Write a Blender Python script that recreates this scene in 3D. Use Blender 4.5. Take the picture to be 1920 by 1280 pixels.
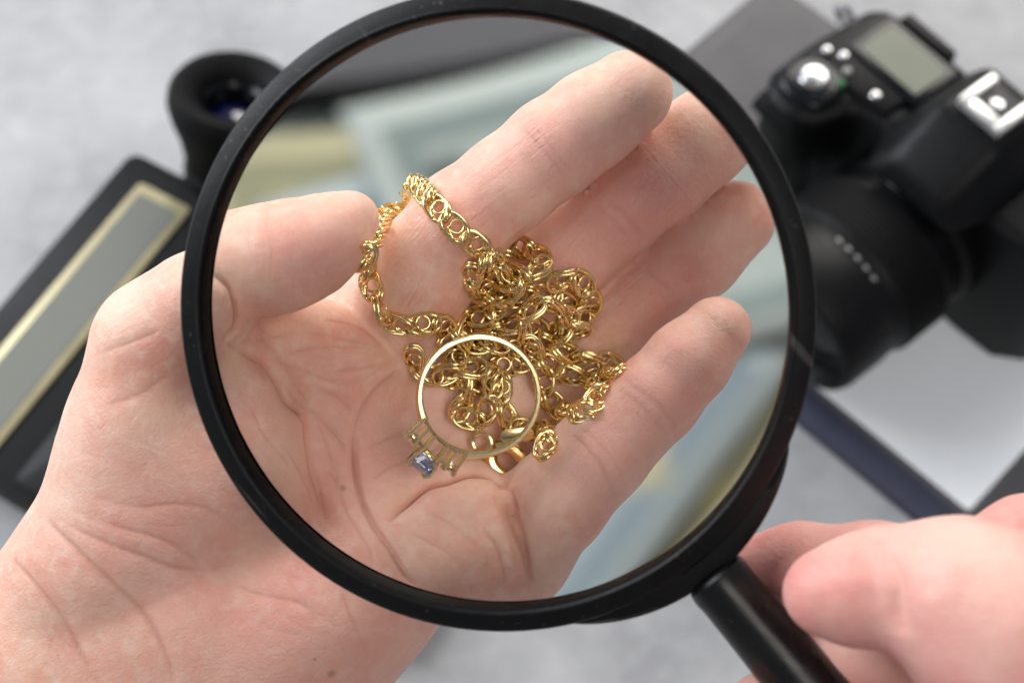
import bpy, bmesh, math, random
import numpy as np
from mathutils import Matrix, Vector, Euler

# ------------------------------------------------------------------ camera, world, lamps, exposure
scene = bpy.context.scene
for o in list(bpy.data.objects):
    bpy.data.objects.remove(o, do_unlink=True)
C = scene.collection
PITCH = math.radians(28)                       # angle between the view and straight down
AXIS = 0.58                                    # metres from camera to the table along the view
cam_data = bpy.data.cameras.new('camera'); cam = bpy.data.objects.new('camera', cam_data); C.objects.link(cam)
cam.location = (0, -AXIS * math.sin(PITCH), AXIS * math.cos(PITCH))
cam.rotation_euler = (PITCH, 0, 0)
cam_data.sensor_width = 36; cam_data.lens = 50
cam_data.clip_start = 0.005; cam_data.clip_end = 50
cam_data.dof.use_dof = True
cam_data.dof.focus_distance = 0.256
cam_data.dof.aperture_fstop = 15.0
scene.camera = cam

world = bpy.data.worlds.new('World'); scene.world = world; world.use_nodes = True
bg = world.node_tree.nodes['Background']
bg.inputs[0].default_value = (0.86, 0.90, 1.0, 1); bg.inputs[1].default_value = 0.21

def area(name, loc, target, sx, sy, power, col):
    l = bpy.data.lights.new(name, 'AREA'); l.shape = 'RECTANGLE'; l.size = sx; l.size_y = sy
    l.energy = power; l.color = col
    o = bpy.data.objects.new(name, l); C.objects.link(o)
    o.location = loc
    o.rotation_euler = (Vector(target) - Vector(loc)).to_track_quat('-Z', 'Y').to_euler()
    return o
area('window_light', (0.6, 1.5, 1.2), (0, 0, 0.2), 1.3, 1.0, 26, (1.0, 0.94, 0.87))
area('side_window_light', (-1.25, 0.65, 1.05), (0, 0, 0.2), 1.3, 1.3, 35, (0.92, 0.95, 1.0))
area('sparkle_fill_light', (0.35, -0.9, 1.7), (0, 0, 0.2), 0.7, 0.6, 6, (1.0, 0.93, 0.84))  # added fill from behind the camera, for gold sparkle and a brighter palm

scene.view_settings.view_transform = 'Standard'; scene.view_settings.look = 'None'
scene.view_settings.exposure = 0.13; scene.view_settings.gamma = 1.0
scene.view_settings.use_curve_mapping = False
scene.cycles.use_denoising = True
scene.cycles.max_bounces = 8; scene.cycles.transmission_bounces = 8; scene.cycles.glossy_bounces = 4; scene.cycles.diffuse_bounces = 3
scene.cycles.use_adaptive_sampling = True; scene.cycles.adaptive_threshold = 0.07
scene.cycles.caustics_refractive = True; scene.cycles.caustics_reflective = True
scene.cycles.blur_glossy = 0.1
scene.cycles.sample_clamp_indirect = 40.0

HAND_FRAME = Matrix.Translation(cam.location) @ Euler((PITCH, 0, 0)).to_matrix().to_4x4() @ Matrix.Translation((0, 0, -0.26))

# ------------------------------------------------------------------ helpers
MM = 0.001
def tag(o, label=None, cat=None, group=None, kind=None):
    if label: o['label'] = label
    if cat: o['category'] = cat
    if group: o['group'] = group
    if kind: o['kind'] = kind
    return o
def empty(name, mat=None, label=None, cat=None, group=None):
    o = bpy.data.objects.new(name, None); C.objects.link(o)
    o.empty_display_size = 0.01
    if mat is not None: o.matrix_world = mat
    return tag(o, label, cat, group)
def link_mesh(name, me, mat=None, parent=None, smooth=True, matrix=None):
    o = bpy.data.objects.new(name, me); C.objects.link(o)
    if mat is not None and not me.materials: me.materials.append(mat)
    if smooth and len(me.polygons): me.polygons.foreach_set('use_smooth', [True] * len(me.polygons))
    if parent is not None: o.parent = parent
    if matrix is not None: o.matrix_local = matrix
    return o
def np_mesh(name, v, q):
    me = bpy.data.meshes.new(name)
    n = len(q); k = q.shape[1]
    me.vertices.add(len(v)); me.vertices.foreach_set('co', np.ascontiguousarray(v, np.float32).ravel())
    me.loops.add(n * k); me.loops.foreach_set('vertex_index', np.ascontiguousarray(q, np.int32).ravel())
    me.polygons.add(n); me.polygons.foreach_set('loop_start', np.arange(0, n * k, k, dtype=np.int32))
    me.polygons.foreach_set('use_smooth', np.ones(n, bool))
    me.update(calc_edges=True); me.validate()
    return me

# ------------------------------------------------------------------ mesh shapes (metres)
def frames(P, closed=False, up=(0, 0, 1)):
    P = np.asarray(P, float); n = len(P)
    if closed: T = np.roll(P, -1, 0) - np.roll(P, 1, 0)
    else:
        T = np.gradient(P, axis=0)
    T /= np.linalg.norm(T, axis=1)[:, None] + 1e-12
    U = np.empty_like(T)
    u = np.cross(np.cross(T[0], np.asarray(up, float)), T[0])
    if np.linalg.norm(u) < 1e-6: u = np.cross(T[0], (1, 0.3, 0.2))
    u /= np.linalg.norm(u)
    for i in range(n):
        u = u - T[i] * (u @ T[i]); u /= np.linalg.norm(u) + 1e-12; U[i] = u
    return T, U, np.cross(T, U)
def tube(P, r, seg=8, closed=False, up=(0, 0, 1), flat=(1.0, 1.0), cap=True):
    P = np.asarray(P, float); n = len(P)
    r = np.broadcast_to(np.asarray(r, float), (n,))
    T, U, W = frames(P, closed, up)
    a = 2 * np.pi * np.arange(seg) / seg
    V = P[:, None] + r[:, None, None] * (np.cos(a)[None, :, None] * U[:, None] * flat[0] + np.sin(a)[None, :, None] * W[:, None] * flat[1])
    V = V.reshape(-1, 3); F = []
    m = n if closed else n - 1
    for i in range(m):
        j = (i + 1) % n
        for k in range(seg):
            l = (k + 1) % seg
            F.append((i * seg + k, i * seg + l, j * seg + l, j * seg + k))
    V = [tuple(v) for v in V]
    if not closed and cap:
        for (i, s) in ((0, -1), (n - 1, 1)):
            c = len(V); V.append(tuple(P[i] + s * T[i] * r[i] * 0.55))
            for k in range(seg):
                l = (k + 1) % seg
                F.append((i * seg + l, i * seg + k, c) if s < 0 else (i * seg + k, i * seg + l, c))
    return V, F
def join(parts):
    V, F = [], []
    for v, f in parts:
        o = len(V); V += [tuple(x) for x in v]; F += [tuple(i + o for i in g) for g in f]
    return V, F
def mesh(name, VF, scale=1.0):
    V, F = VF; me = bpy.data.meshes.new(name)
    me.from_pydata([(x * scale, y * scale, z * scale) for x, y, z in V], [], F); me.update()
    return me
def lathe(prof, seg=48, closed=False):
    V, F = [], []
    n = len(prof)
    for r, z in prof:
        for k in range(seg):
            a = 2 * math.pi * k / seg; V.append((r * math.cos(a), r * math.sin(a), z))
    for i in range(n if closed else n - 1):
        j = (i + 1) % n
        for k in range(seg):
            l = (k + 1) % seg; F.append((i * seg + k, i * seg + l, j * seg + l, j * seg + k))
    return V, F
def finish(me, merge=1e-6, bevel=0.0, seg=2, angle=35):
    bm = bmesh.new(); bm.from_mesh(me)
    bmesh.ops.remove_doubles(bm, verts=bm.verts, dist=merge)
    if bevel:
        ed = [e for e in bm.edges if len(e.link_faces) == 2 and e.calc_face_angle(0) > math.radians(angle)]
        bmesh.ops.bevel(bm, geom=ed, offset=bevel, segments=seg, affect='EDGES', profile=0.5)
    bmesh.ops.recalc_face_normals(bm, faces=bm.faces)
    bm.to_mesh(me); bm.free(); return me
def box(x0, x1, y0, y1, z0, z1):
    V = [(x, y, z) for x in (x0, x1) for y in (y0, y1) for z in (z0, z1)]
    F = [(0, 1, 3, 2), (4, 6, 7, 5), (0, 4, 5, 1), (2, 3, 7, 6), (0, 2, 6, 4), (1, 5, 7, 3)]
    return V, F
def prism(poly, z0, z1):
    n = len(poly)
    V = [(x, y, z0) for x, y in poly] + [(x, y, z1) for x, y in poly]
    F = [tuple(range(n))[::-1], tuple(range(n, 2 * n))] + [(i, (i + 1) % n, n + (i + 1) % n, n + i) for i in range(n)]
    return V, F
def rrect(w, h, r, seg=5, cx=0, cy=0):
    out = []
    for sx, sy, a0 in ((1, 1, 0), (-1, 1, 90), (-1, -1, 180), (1, -1, 270)):
        for i in range(seg + 1):
            a = math.radians(a0 + 90 * i / seg)
            out.append((cx + sx * (w / 2 - r) + r * math.cos(a), cy + sy * (h / 2 - r) + r * math.sin(a)))
    return out
def autosmooth(o, ang=35):
    me = o.data
    try: me.set_sharp_from_angle(angle=math.radians(ang))
    except Exception: pass
    return o
def part(name, VF, mat, parent=None, scale=MM, bevel=0.0, matrix=None, seg=2, ang=35):
    me = finish(mesh(name, VF, scale), bevel=bevel, seg=seg)
    o = link_mesh(name, me, mat, parent, True, matrix)
    return autosmooth(o, ang)

# ------------------------------------------------------------------ materials
def nmat(name):
    m = bpy.data.materials.new(name); m.use_nodes = True
    nt = m.node_tree
    return m, nt, nt.nodes, nt.links, nt.nodes['Principled BSDF']
def setp(b, **k):
    for n, v in k.items():
        b.inputs[n.replace('_', ' ')].default_value = v
def node(nt, typ, **k):
    n = nt.nodes.new(typ)
    for a, v in k.items():
        if a.startswith('i_'):
            key = a[2:]; key = int(key) if key.isdigit() else key.replace('_', ' ')
            n.inputs[key].default_value = v
        else: setattr(n, a, v)
    return n
def mixc(nt, fac, a, b, mode='MIX'):
    n = nt.nodes.new('ShaderNodeMix'); n.data_type = 'RGBA'; n.blend_type = mode
    for sock, v in ((n.inputs[0], fac), (n.inputs[6], a), (n.inputs[7], b)):
        if hasattr(v, 'is_linked'): nt.links.new(v, sock)
        else: sock.default_value = v
    return n.outputs[2]
def math_(nt, op, a, b=0.5, clamp=False):
    n = nt.nodes.new('ShaderNodeMath'); n.operation = op; n.use_clamp = clamp
    for sock, v in ((n.inputs[0], a), (n.inputs[1], b)):
        if hasattr(v, 'is_linked'): nt.links.new(v, sock)
        else: sock.default_value = v
    return n.outputs[0]
def ramp(nt, fac, lo, hi):
    n = node(nt, 'ShaderNodeMapRange'); nt.links.new(fac, n.inputs[0])
    n.inputs[1].default_value = lo; n.inputs[2].default_value = hi
    return n.outputs[0]
def noise(nt, vec, scale, detail=3.0, rough=0.55):
    n = node(nt, 'ShaderNodeTexNoise'); n.inputs['Scale'].default_value = scale
    n.inputs['Detail'].default_value = detail; n.inputs['Roughness'].default_value = rough
    nt.links.new(vec, n.inputs['Vector']); return n.outputs[0]
def bump(nt, height, strength, dist, prev=None):
    n = node(nt, 'ShaderNodeBump'); n.inputs['Strength'].default_value = strength; n.inputs['Distance'].default_value = dist
    nt.links.new(height, n.inputs['Height'])
    if prev is not None: nt.links.new(prev, n.inputs['Normal'])
    return n.outputs[0]

def plain(name, col, rough=0.5, metal=0.0, spec=0.5, var=0.08, scale=120.0, bmp=0.0, coat=0.0, dust=0.0):
    m, nt, N, L, b = nmat(name)
    setp(b, Roughness=rough, Metallic=metal, Specular_IOR_Level=spec, Coat_Weight=coat)
    tc = node(nt, 'ShaderNodeTexCoord').outputs['Object']
    f = noise(nt, tc, scale, 5)
    c2 = tuple(min(1, c * (1 - var * 2)) for c in col) + (1,); c3 = tuple(min(1, c * (1 + var * 2)) for c in col) + (1,)
    cc = mixc(nt, f, c2, c3)
    if dust:
        sp_ = math_(nt, 'MULTIPLY', ramp(nt, noise(nt, tc, 900, 2), 0.66, 0.74), ramp(nt, noise(nt, tc, 45, 3), 0.42, 0.62))
        ms_ = node(nt, 'ShaderNodeMapping'); L.new(tc, ms_.inputs[0]); ms_.inputs['Scale'].default_value = (30, 420, 200); ms_.inputs['Rotation'].default_value = (0.3, 0.2, 0.7)
        sc_ = math_(nt, 'MULTIPLY', ramp(nt, noise(nt, ms_.outputs[0], 1, 2), 0.68, 0.74), 0.6)
        cc = mixc(nt, math_(nt, 'MULTIPLY', math_(nt, 'MAXIMUM', sp_, sc_), dust), cc, (0.22, 0.21, 0.20, 1))
    L.new(cc, b.inputs['Base Color'])
    r = math_(nt, 'MULTIPLY_ADD', f, 0.25); r.node.inputs[2].default_value = rough - 0.125
    L.new(math_(nt, 'MAXIMUM', r, 0.03), b.inputs['Roughness'])
    if bmp: L.new(bump(nt, noise(nt, tc, scale * 8, 4), bmp, 0.0004), b.inputs['Normal'])
    return m

def skin(name, base, blush, pale, attrs=True, sss=0.12):
    m, nt, N, L, b = nmat(name)
    tc = node(nt, 'ShaderNodeTexCoord').outputs['Object']
    n1 = noise(nt, tc, 90, 4); n2 = noise(nt, tc, 420, 4); n3 = noise(nt, tc, 28, 2)
    c = mixc(nt, ramp(nt, n1, 0.38, 0.66), base, blush)
    c = mixc(nt, math_(nt, 'MULTIPLY', ramp(nt, n3, 0.45, 0.72), 0.55), c, pale)
    c = mixc(nt, math_(nt, 'MULTIPLY', ramp(nt, n2, 0.48, 0.66), 0.45 if attrs else 0.1), c, pale)
    c = mixc(nt, math_(nt, 'MULTIPLY', ramp(nt, noise(nt, tc, 260, 3), 0.52, 0.70), 0.36 if attrs else 0.1), c, blush)
    if attrs:
        a = node(nt, 'ShaderNodeAttribute', attribute_name='skin')
        sp = node(nt, 'ShaderNodeSeparateColor'); L.new(a.outputs['Color'], sp.inputs[0])
        c = mixc(nt, math_(nt, 'MULTIPLY', sp.outputs[1], 0.7, True), c, tuple(blush[i] * (0.95, 0.90, 1.06)[i] for i in range(3)) + (1,))
        c = mixc(nt, math_(nt, 'MULTIPLY', sp.outputs[0], 0.45, True), c, (0.56, 0.20, 0.13, 1))
        c = mixc(nt, sp.outputs[2], c, (0.20, 0.075, 0.05, 1))
    L.new(c, b.inputs['Base Color'])
    setp(b, Specular_IOR_Level=0.42, Subsurface_Weight=0.38, Subsurface_Scale=0.0013)
    b.inputs['Subsurface Radius'].default_value = (1.0, 0.36, 0.2)
    r = math_(nt, 'MULTIPLY_ADD', n2, 0.3); r.node.inputs[2].default_value = 0.33
    L.new(r, b.inputs['Roughness'])
    # fine skin relief: crossing furrows, pores and, on fingers, lengthwise lines
    wv = node(nt, 'ShaderNodeVectorMath', operation='MULTIPLY_ADD')
    nz = node(nt, 'ShaderNodeTexNoise'); nz.inputs['Scale'].default_value = 160; L.new(tc, nz.inputs['Vector'])
    L.new(nz.outputs['Color'], wv.inputs[0]); wv.inputs[1].default_value = (0.004,) * 3; L.new(tc, wv.inputs[2])
    vor = node(nt, 'ShaderNodeTexVoronoi', feature='DISTANCE_TO_EDGE'); vor.inputs['Scale'].default_value = 1000
    L.new(wv.outputs[0], vor.inputs['Vector'])
    h1 = ramp(nt, vor.outputs['Distance'], 0.0, 0.10)
    nrm = bump(nt, h1, 0.20, 0.00013)
    vor2 = node(nt, 'ShaderNodeTexVoronoi', feature='DISTANCE_TO_EDGE'); vor2.inputs['Scale'].default_value = 190
    L.new(wv.outputs[0], vor2.inputs['Vector'])
    nrm = bump(nt, ramp(nt, vor2.outputs['Distance'], 0.0, 0.035), 0.10, 0.00012, nrm)
    nrm = bump(nt, noise(nt, tc, 1600, 4), 0.42, 0.00022, nrm)
    nrm = bump(nt, noise(nt, tc, 320, 3), 0.45, 0.0004, nrm)
    if attrs:
        a2 = node(nt, 'ShaderNodeAttribute', attribute_name='fing')
        ms = node(nt, 'ShaderNodeMapping'); L.new(a2.outputs['Vector'], ms.inputs[0])
        ms.inputs['Scale'].default_value = (0.13, 1.5, 0.0)
        sp2 = node(nt, 'ShaderNodeSeparateXYZ'); L.new(a2.outputs['Vector'], sp2.inputs[0])
        fn = noise(nt, ms.outputs[0], 1.0, 3, 0.6)
        fh = math_(nt, 'MULTIPLY', ramp(nt, fn, 0.30, 0.52), sp2.outputs[2])
        nrm = bump(nt, fh, 0.42, 0.00018, nrm)
    L.new(nrm, b.inputs['Normal'])
    return m

M = {}
M['skin'] = skin('palm_skin', (0.86, 0.535, 0.40, 1), (0.82, 0.40, 0.30, 1), (0.91, 0.68, 0.545, 1))
M['skin2'] = skin('gripping_skin', (0.84, 0.46, 0.385, 1), (0.79, 0.31, 0.275, 1), (0.89, 0.61, 0.50, 1), attrs=False)
M['nail'] = plain('nail', (0.80, 0.66, 0.52), 0.28, var=0.04)
def gold(name, col, rough, rv=0.14, bs=0.06):
    m, nt, N, L, b = nmat(name)
    tc = node(nt, 'ShaderNodeTexCoord').outputs['Object']
    f = noise(nt, tc, 700, 4)
    setp(b, Metallic=1.0)
    L.new(mixc(nt, f, tuple(c * 0.93 for c in col) + (1,), tuple(min(1, c * 1.05) for c in col) + (1,)), b.inputs['Base Color'])
    r = math_(nt, 'MULTIPLY_ADD', f, rv); r.node.inputs[2].default_value = rough - rv / 2
    L.new(r, b.inputs['Roughness'])
    L.new(bump(nt, noise(nt, tc, 1500, 2), bs, 0.0001), b.inputs['Normal'])
    return m
M['gold'] = gold('chain_gold', (0.99, 0.74, 0.36), 0.19)
M['gold2'] = gold('ring_gold', (0.99, 0.77, 0.42), 0.24, 0.05, 0.01)
def glass(name, col, ior, rough=0.0):
    m, nt, N, L, b = nmat(name)
    setp(b, Base_Color=col, Roughness=rough, IOR=ior, Transmission_Weight=1.0)
    return m
def lens_glass():
    m, nt, N, L, b = nmat('lens_glass')          # coated glass: refracts, hardly mirrors
    N.remove(b)
    rf = node(nt, 'ShaderNodeBsdfRefraction', i_IOR=1.5, i_Roughness=0.0, i_Color=(0.985, 0.99, 0.99, 1))
    L.new(rf.outputs[0], N['Material Output'].inputs[0]); return m
M['lens'] = lens_glass()
M['sapphire'] = glass('blue_gem', (0.42, 0.60, 0.96, 1), 1.6)
M['diamond'] = glass('clear_gem', (0.95, 0.97, 1, 1), 1.9)
M['rim'] = plain('rim_plastic', (0.005, 0.0052, 0.0055), 0.42, spec=0.22, var=0.2, scale=300, bmp=0.12, dust=0.35)
M['handle'] = plain('handle_plastic', (0.006, 0.006, 0.006), 0.30, spec=0.35, var=0.2, scale=300, bmp=0.05, dust=0.25)
M['black'] = plain('black_plastic', (0.004, 0.0043, 0.005), 0.42, spec=0.2, var=0.2, scale=300, bmp=0.15)
M['rubber'] = plain('black_rubber', (0.004, 0.004, 0.0045), 0.6, spec=0.16, var=0.2, scale=400, bmp=0.4)
M['gloss_black'] = plain('gloss_black', (0.004, 0.005, 0.007), 0.2, spec=0.3, var=0.1)
M['chrome'] = plain('shoe_metal', (0.80, 0.80, 0.78), 0.32, metal=0.6, var=0.05)
M['steel'] = plain('button_metal', (0.55, 0.56, 0.58), 0.25, metal=1.0)
M['white_mark'] = plain('white_marking', (0.35, 0.35, 0.33), 0.5)
M['green_mark'] = plain('green_marking', (0.03, 0.20, 0.06), 0.5)
M['lcd'] = plain('lcd_panel', (0.15, 0.165, 0.12), 0.45, var=0.03)
M['lcd2'] = plain('calculator_lcd', (0.20, 0.21, 0.185), 0.7, spec=0.2, var=0.03)
M['brass'] = plain('display_frame', (0.52, 0.46, 0.27), 0.38, metal=0.35, var=0.05)
M['navy'] = plain('navy_casing', (0.045, 0.05, 0.085), 0.5, metal=0.1)
M['slate'] = plain('slate_screen', (0.085, 0.082, 0.088), 0.55, var=0.04, scale=60)
M['page'] = plain('lit_page', (0.72, 0.74, 0.76), 0.5, var=0.02)
setp(M['page'].node_tree.nodes['Principled BSDF'], Emission_Color=(0.9, 0.95, 1.0, 1), Emission_Strength=0.16)
M['bluecoat'] = plain('blue_coating', (0.002, 0.003, 0.035), 0.08, var=0.1, coat=1.0)

def tabletop():
    m, nt, N, L, b = nmat('grey_plaster')
    tc = node(nt, 'ShaderNodeTexCoord').outputs['Object']
    n1 = noise(nt, tc, 14, 6, 0.62); n2 = noise(nt, tc, 90, 5, 0.6)
    c = mixc(nt, ramp(nt, n1, 0.35, 0.65), (0.30, 0.305, 0.315, 1), (0.44, 0.445, 0.455, 1))
    c = mixc(nt, math_(nt, 'MULTIPLY', ramp(nt, n2, 0.45, 0.7), 0.3), c, (0.54, 0.54, 0.55, 1))
    L.new(c, b.inputs['Base Color']); setp(b, Roughness=0.6)
    L.new(bump(nt, noise(nt, tc, 220, 5), 0.25, 0.0006), b.inputs['Normal'])
    return m
M['table'] = tabletop()
def banknote(name, paper, ink):
    m, nt, N, L, b = nmat(name)
    tc = node(nt, 'ShaderNodeTexCoord').outputs['UV']
    sp = node(nt, 'ShaderNodeSeparateXYZ'); L.new(tc, sp.inputs[0])
    x, y = sp.outputs[0], sp.outputs[1]
    def box(v, c, w, s): # 1 inside
        d = math_(nt, 'ABSOLUTE', math_(nt, 'SUBTRACT', v, c)); return ramp(nt, d, w, w - s)
    inner = math_(nt, 'MULTIPLY', box(x, 0.5, 0.472, 0.006), box(y, 0.5, 0.44, 0.012))
    frame = math_(nt, 'SUBTRACT', inner, math_(nt, 'MULTIPLY', box(x, 0.5, 0.44, 0.01), box(y, 0.5, 0.36, 0.02)))
    def disc(cx, cy, rx, ry, soft):
        v = node(nt, 'ShaderNodeVectorMath', operation='SUBTRACT'); L.new(tc, v.inputs[0]); v.inputs[1].default_value = (cx, cy, 0)
        w = node(nt, 'ShaderNodeVectorMath', operation='MULTIPLY'); L.new(v.outputs[0], w.inputs[0]); w.inputs[1].default_value = (1 / rx, 1 / ry, 0)
        l = node(nt, 'ShaderNodeVectorMath', operation='LENGTH'); L.new(w.outputs[0], l.inputs[0])
        return ramp(nt, l.outputs['Value'], 1.0, 1.0 - soft)
    fine = noise(nt, tc, 60, 6, 0.7)
    c = mixc(nt, math_(nt, 'MULTIPLY', inner, math_(nt, 'MULTIPLY', ramp(nt, fine, 0.35, 0.65), 0.6)), paper, ink)
    c = mixc(nt, math_(nt, 'MULTIPLY', frame, 0.7), c, ink)
    c = mixc(nt, math_(nt, 'MULTIPLY', disc(0.085, 0.74, 0.036, 0.085, 0.35), 0.85), c, (0.05, 0.06, 0.06, 1))
    c = mixc(nt, math_(nt, 'MULTIPLY', disc(0.50, 0.5, 0.13, 0.38, 0.1), 0.35), c, ink)
    c = mixc(nt, math_(nt, 'MULTIPLY', disc(0.50, 0.48, 0.075, 0.26, 0.4), math_(nt, 'ADD', fine, 0.1)), c, (0.10, 0.12, 0.11, 1))
    c = mixc(nt, math_(nt, 'MULTIPLY', disc(0.90, 0.82, 0.055, 0.09, 0.3), 0.6), c, ink)
    c = mixc(nt, math_(nt, 'MULTIPLY', disc(0.80, 0.25, 0.05, 0.2, 0.4), 0.5), c, (0.62, 0.50, 0.16, 1))
    L.new(c, b.inputs['Base Color']); setp(b, Roughness=0.8)
    return m
M['note_green'] = banknote('green_banknote', (0.43, 0.47, 0.43, 1), (0.14, 0.19, 0.18, 1))
M['note_blue'] = banknote('blue_banknote', (0.40, 0.46, 0.46, 1), (0.15, 0.20, 0.23, 1))
M['note_yellow'] = banknote('yellow_banknote', (0.47, 0.44, 0.27, 1), (0.26, 0.26, 0.16, 1))

# ------------------------------------------------------------------ table and the things lying on it
def frame_xy(o, deg, z=0.0): return Matrix.Translation((o[0], o[1], z)) @ Matrix.Rotation(math.radians(deg), 4, 'Z')
t = part('tabletop', box(-1.6, 1.6, -1.4, 1.6, -0.03, 0.0), M['table'], scale=1.0, bevel=0.004)
tag(t, 'light grey mottled plaster tabletop', 'table', kind='structure')

# tablet (240 x 165 mm) under the camera; local x along its short side
TB = empty('tablet', frame_xy((0.0047, 0.0708), -45, 0.0005), 'dark tablet with a navy edge and pale lit page, under the camera', 'tablet')
part('casing', prism(rrect(0.235, 0.164, 0.010, 6, 0.1175, 0.082), 0, 0.0075), M['slate'], TB, scale=1.0, bevel=0.0018)
part('edge_strip', box(0.006, 0.229, -0.0008, 0.0115, 0.001, 0.0079), M['navy'], TB, scale=1.0, bevel=0.0008)
part('screen', prism(rrect(0.217, 0.144, 0.003, 4, 0.1175, 0.083), 0.0072, 0.0078), M['slate'], TB, scale=1.0)
part('displayed_page', prism(rrect(0.130, 0.138, 0.002, 3, 0.158, 0.083), 0.0074, 0.0081), M['page'], TB, scale=1.0)

# desktop calculator
CA = empty('calculator', frame_xy((-0.1620, 0.0845), 240, 0.0), 'black calculator with a long pale display left of the hand', 'calculator')
# local x runs down-left along the long side, local y to the lower right
Wc, Hc = 0.150, 0.115
part('case', prism(rrect(Wc, Hc, 0.006, 5, Wc / 2, Hc / 2), 0.0, 0.015), M['black'], CA, scale=1.0, bevel=0.0015)
part('display_bezel', prism(rrect(0.128, 0.0265, 0.002, 4, 0.076, 0.027), 0.0148, 0.0165), M['brass'], CA, scale=1.0, bevel=0.0006)
part('display', prism(rrect(0.118, 0.0195, 0.001, 3, 0.076, 0.027), 0.0163, 0.0169), M['lcd2'], CA, scale=1.0)
part('key_panel', prism(rrect(0.138, 0.056, 0.003, 4, 0.075, 0.082), 0.0148, 0.0156), M['black'], CA, scale=1.0, bevel=0.0004)
for i in range(6):
    for j in range(1, 3):
        part('key', prism(rrect(0.0165, 0.0125, 0.002, 3, 0.018 + i * 0.0225, 0.064 + j * 0.018), 0.0154, 0.0168), M['rubber'], CA, scale=1.0, bevel=0.0008)

# loupe-like lens barrel standing on the table
LE = empty('eyepiece', frame_xy((-0.1215, 0.0735), 0, 0.0), 'round black rubber eyepiece with blue-coated glass beside the calculator', 'eyepiece')
er = Matrix.Rotation(math.radians(-14), 4, 'X') @ Matrix.Rotation(math.radians(10), 4, 'Y')
part('barrel', lathe([(0.01, 0.5), (18, 0.5), (19.5, 2), (20, 14), (18.5, 16), (19, 18), (22, 32), (25.5, 42), (27, 48), (26.5, 53), (24.5, 56), (21.5, 56.5), (17.5, 54.5), (14.5, 51), (13.2, 48), (12.9, 42), (12.6, 36), (0.01, 36)], 56), M['rubber'], LE, matrix=er)
part('inner_tube', lathe([(12.8, 49.5), (11.2, 48), (10.8, 44), (10.8, 37)], 40), M['gloss_black'], LE, matrix=er)
part('glass', lathe([(0.01, 44.0), (4, 43.6), (8, 42.0), (11.2, 39.6), (11.2, 37), (0.01, 37)], 40), M['bluecoat'], LE, matrix=er)
for i in range(3):
    part('grip_ring', lathe([(18.2, 4 + i * 3.2), (18.9, 4.5 + i * 3.2), (18.9, 6 + i * 3.2), (18.2, 6.5 + i * 3.2)], 48), M['rubber'], LE, matrix=er)

# reflex camera, seen from above its front; local x to its left hand side, -y is where its lens points
DC = empty('reflex_camera', frame_xy((0.1715, 0.0395), -51.5, 0.008) @ Matrix.Diagonal((1, 1, 0.84, 1)), 'black reflex camera standing on the tablet at the upper right', 'camera')
bp = [(-72, 20), (-74, -12), (-73, -34), (-66, -44), (-52, -45), (-44, -38), (-40, -22), (-28, -20), (34, -20), (52, -18), (64, -8), (66, 16), (58, 24), (-60, 26)]
part('body', prism(bp, 0, 86), M['black'], DC, bevel=0.006, seg=4)
part('top_plate', prism([(-66, 20), (-67, -10), (-60, -20), (-30, -17), (-26, 22)], 85, 88.5), M['black'], DC, bevel=0.002, seg=3)
part('shutter_platform', prism(rrect(24, 24, 10, 6, -58, -27), 82, 89), M['gloss_black'], DC, bevel=0.003, seg=3)
part('lcd_frame', prism(rrect(36, 24, 2, 4, -43, 6), 87, 90), M['gloss_black'], DC, bevel=0.0008)
part('status_display', prism(rrect(29, 17.5, 1, 3, -43, 6), 89.6, 90.4), M['lcd'], DC)
part('shutter_button', lathe([(5.6, 89), (5.6, 91), (4.6, 92.4), (2, 92.8), (0.01, 92.9)], 32), M['steel'], DC, matrix=Matrix.Translation(Vector((-58, -27, 0)) * MM))
for (x, y, m_, r) in ((-65, -13, 'steel', 1.8), (-59, -10, 'steel', 1.9), (-53, -14, 'white_mark', 1.7), (-50, -20, 'green_mark', 1.5), (-38, -14, 'steel', 2.0)):
    part('button', lathe([(r, 88), (r, 89.6), (r * 0.7, 90.3), (0.01, 90.5)], 20), M[m_], DC, matrix=Matrix.Translation(Vector((x, y, 0)) * MM))
part('command_dial', lathe([(0.01, -8), (5.2, -8), (5.6, -7), (5.6, 7), (5.2, 8), (0.01, 8)], 36), M['rubber'], DC, matrix=Matrix.Translation(Vector((-62, -40, 74)) * MM) @ Matrix.Rotation(math.radians(90), 4, 'Y'))
part('thumb_rest', prism(rrect(26, 5, 2, 4, -45, 22), 86, 91), M['black'], DC, bevel=0.001)
# prism hump
V = [(-27, 22, 84), (27, 22, 84), (27, -22, 84), (-27, -22, 84), (-15, 17, 110), (15, 17, 110), (14, -12, 112), (-14, -12, 112), (-12, -34, 96), (12, -34, 96), (-20, -38, 84), (20, -38, 84)]
F = [(4, 7, 6, 5), (0, 4, 5, 1), (0, 3, 7, 4), (1, 5, 6, 2), (7, 8, 9, 6), (3, 10, 8, 7), (2, 6, 9, 11), (8, 10, 11, 9), (0, 1, 2, 11, 10, 3)]
part('prism_housing', (V, F), M['black'], DC, bevel=0.004, seg=4)
part('hot_shoe', join([box(-10, -6.3, -8, 10, 112.2, 116.2), box(6.3, 10, -8, 10, 112.2, 116.2), box(-6.2, 6.2, -8, -3.2, 112.2, 116.2), box(-9.8, 9.8, -7.8, 9.8, 110.8, 112.3)]), M['chrome'], DC, bevel=0.0006)
part('shoe_plate', box(-6, 6, -3, 9.5, 112.25, 112.8), M['gloss_black'], DC)
part('shoe_contact', lathe([(2.4, 112.6), (2.4, 113.4), (0.01, 113.6)], 20), M['steel'], DC, matrix=Matrix.Translation(Vector((0, 2.5, 0)) * MM))
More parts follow.
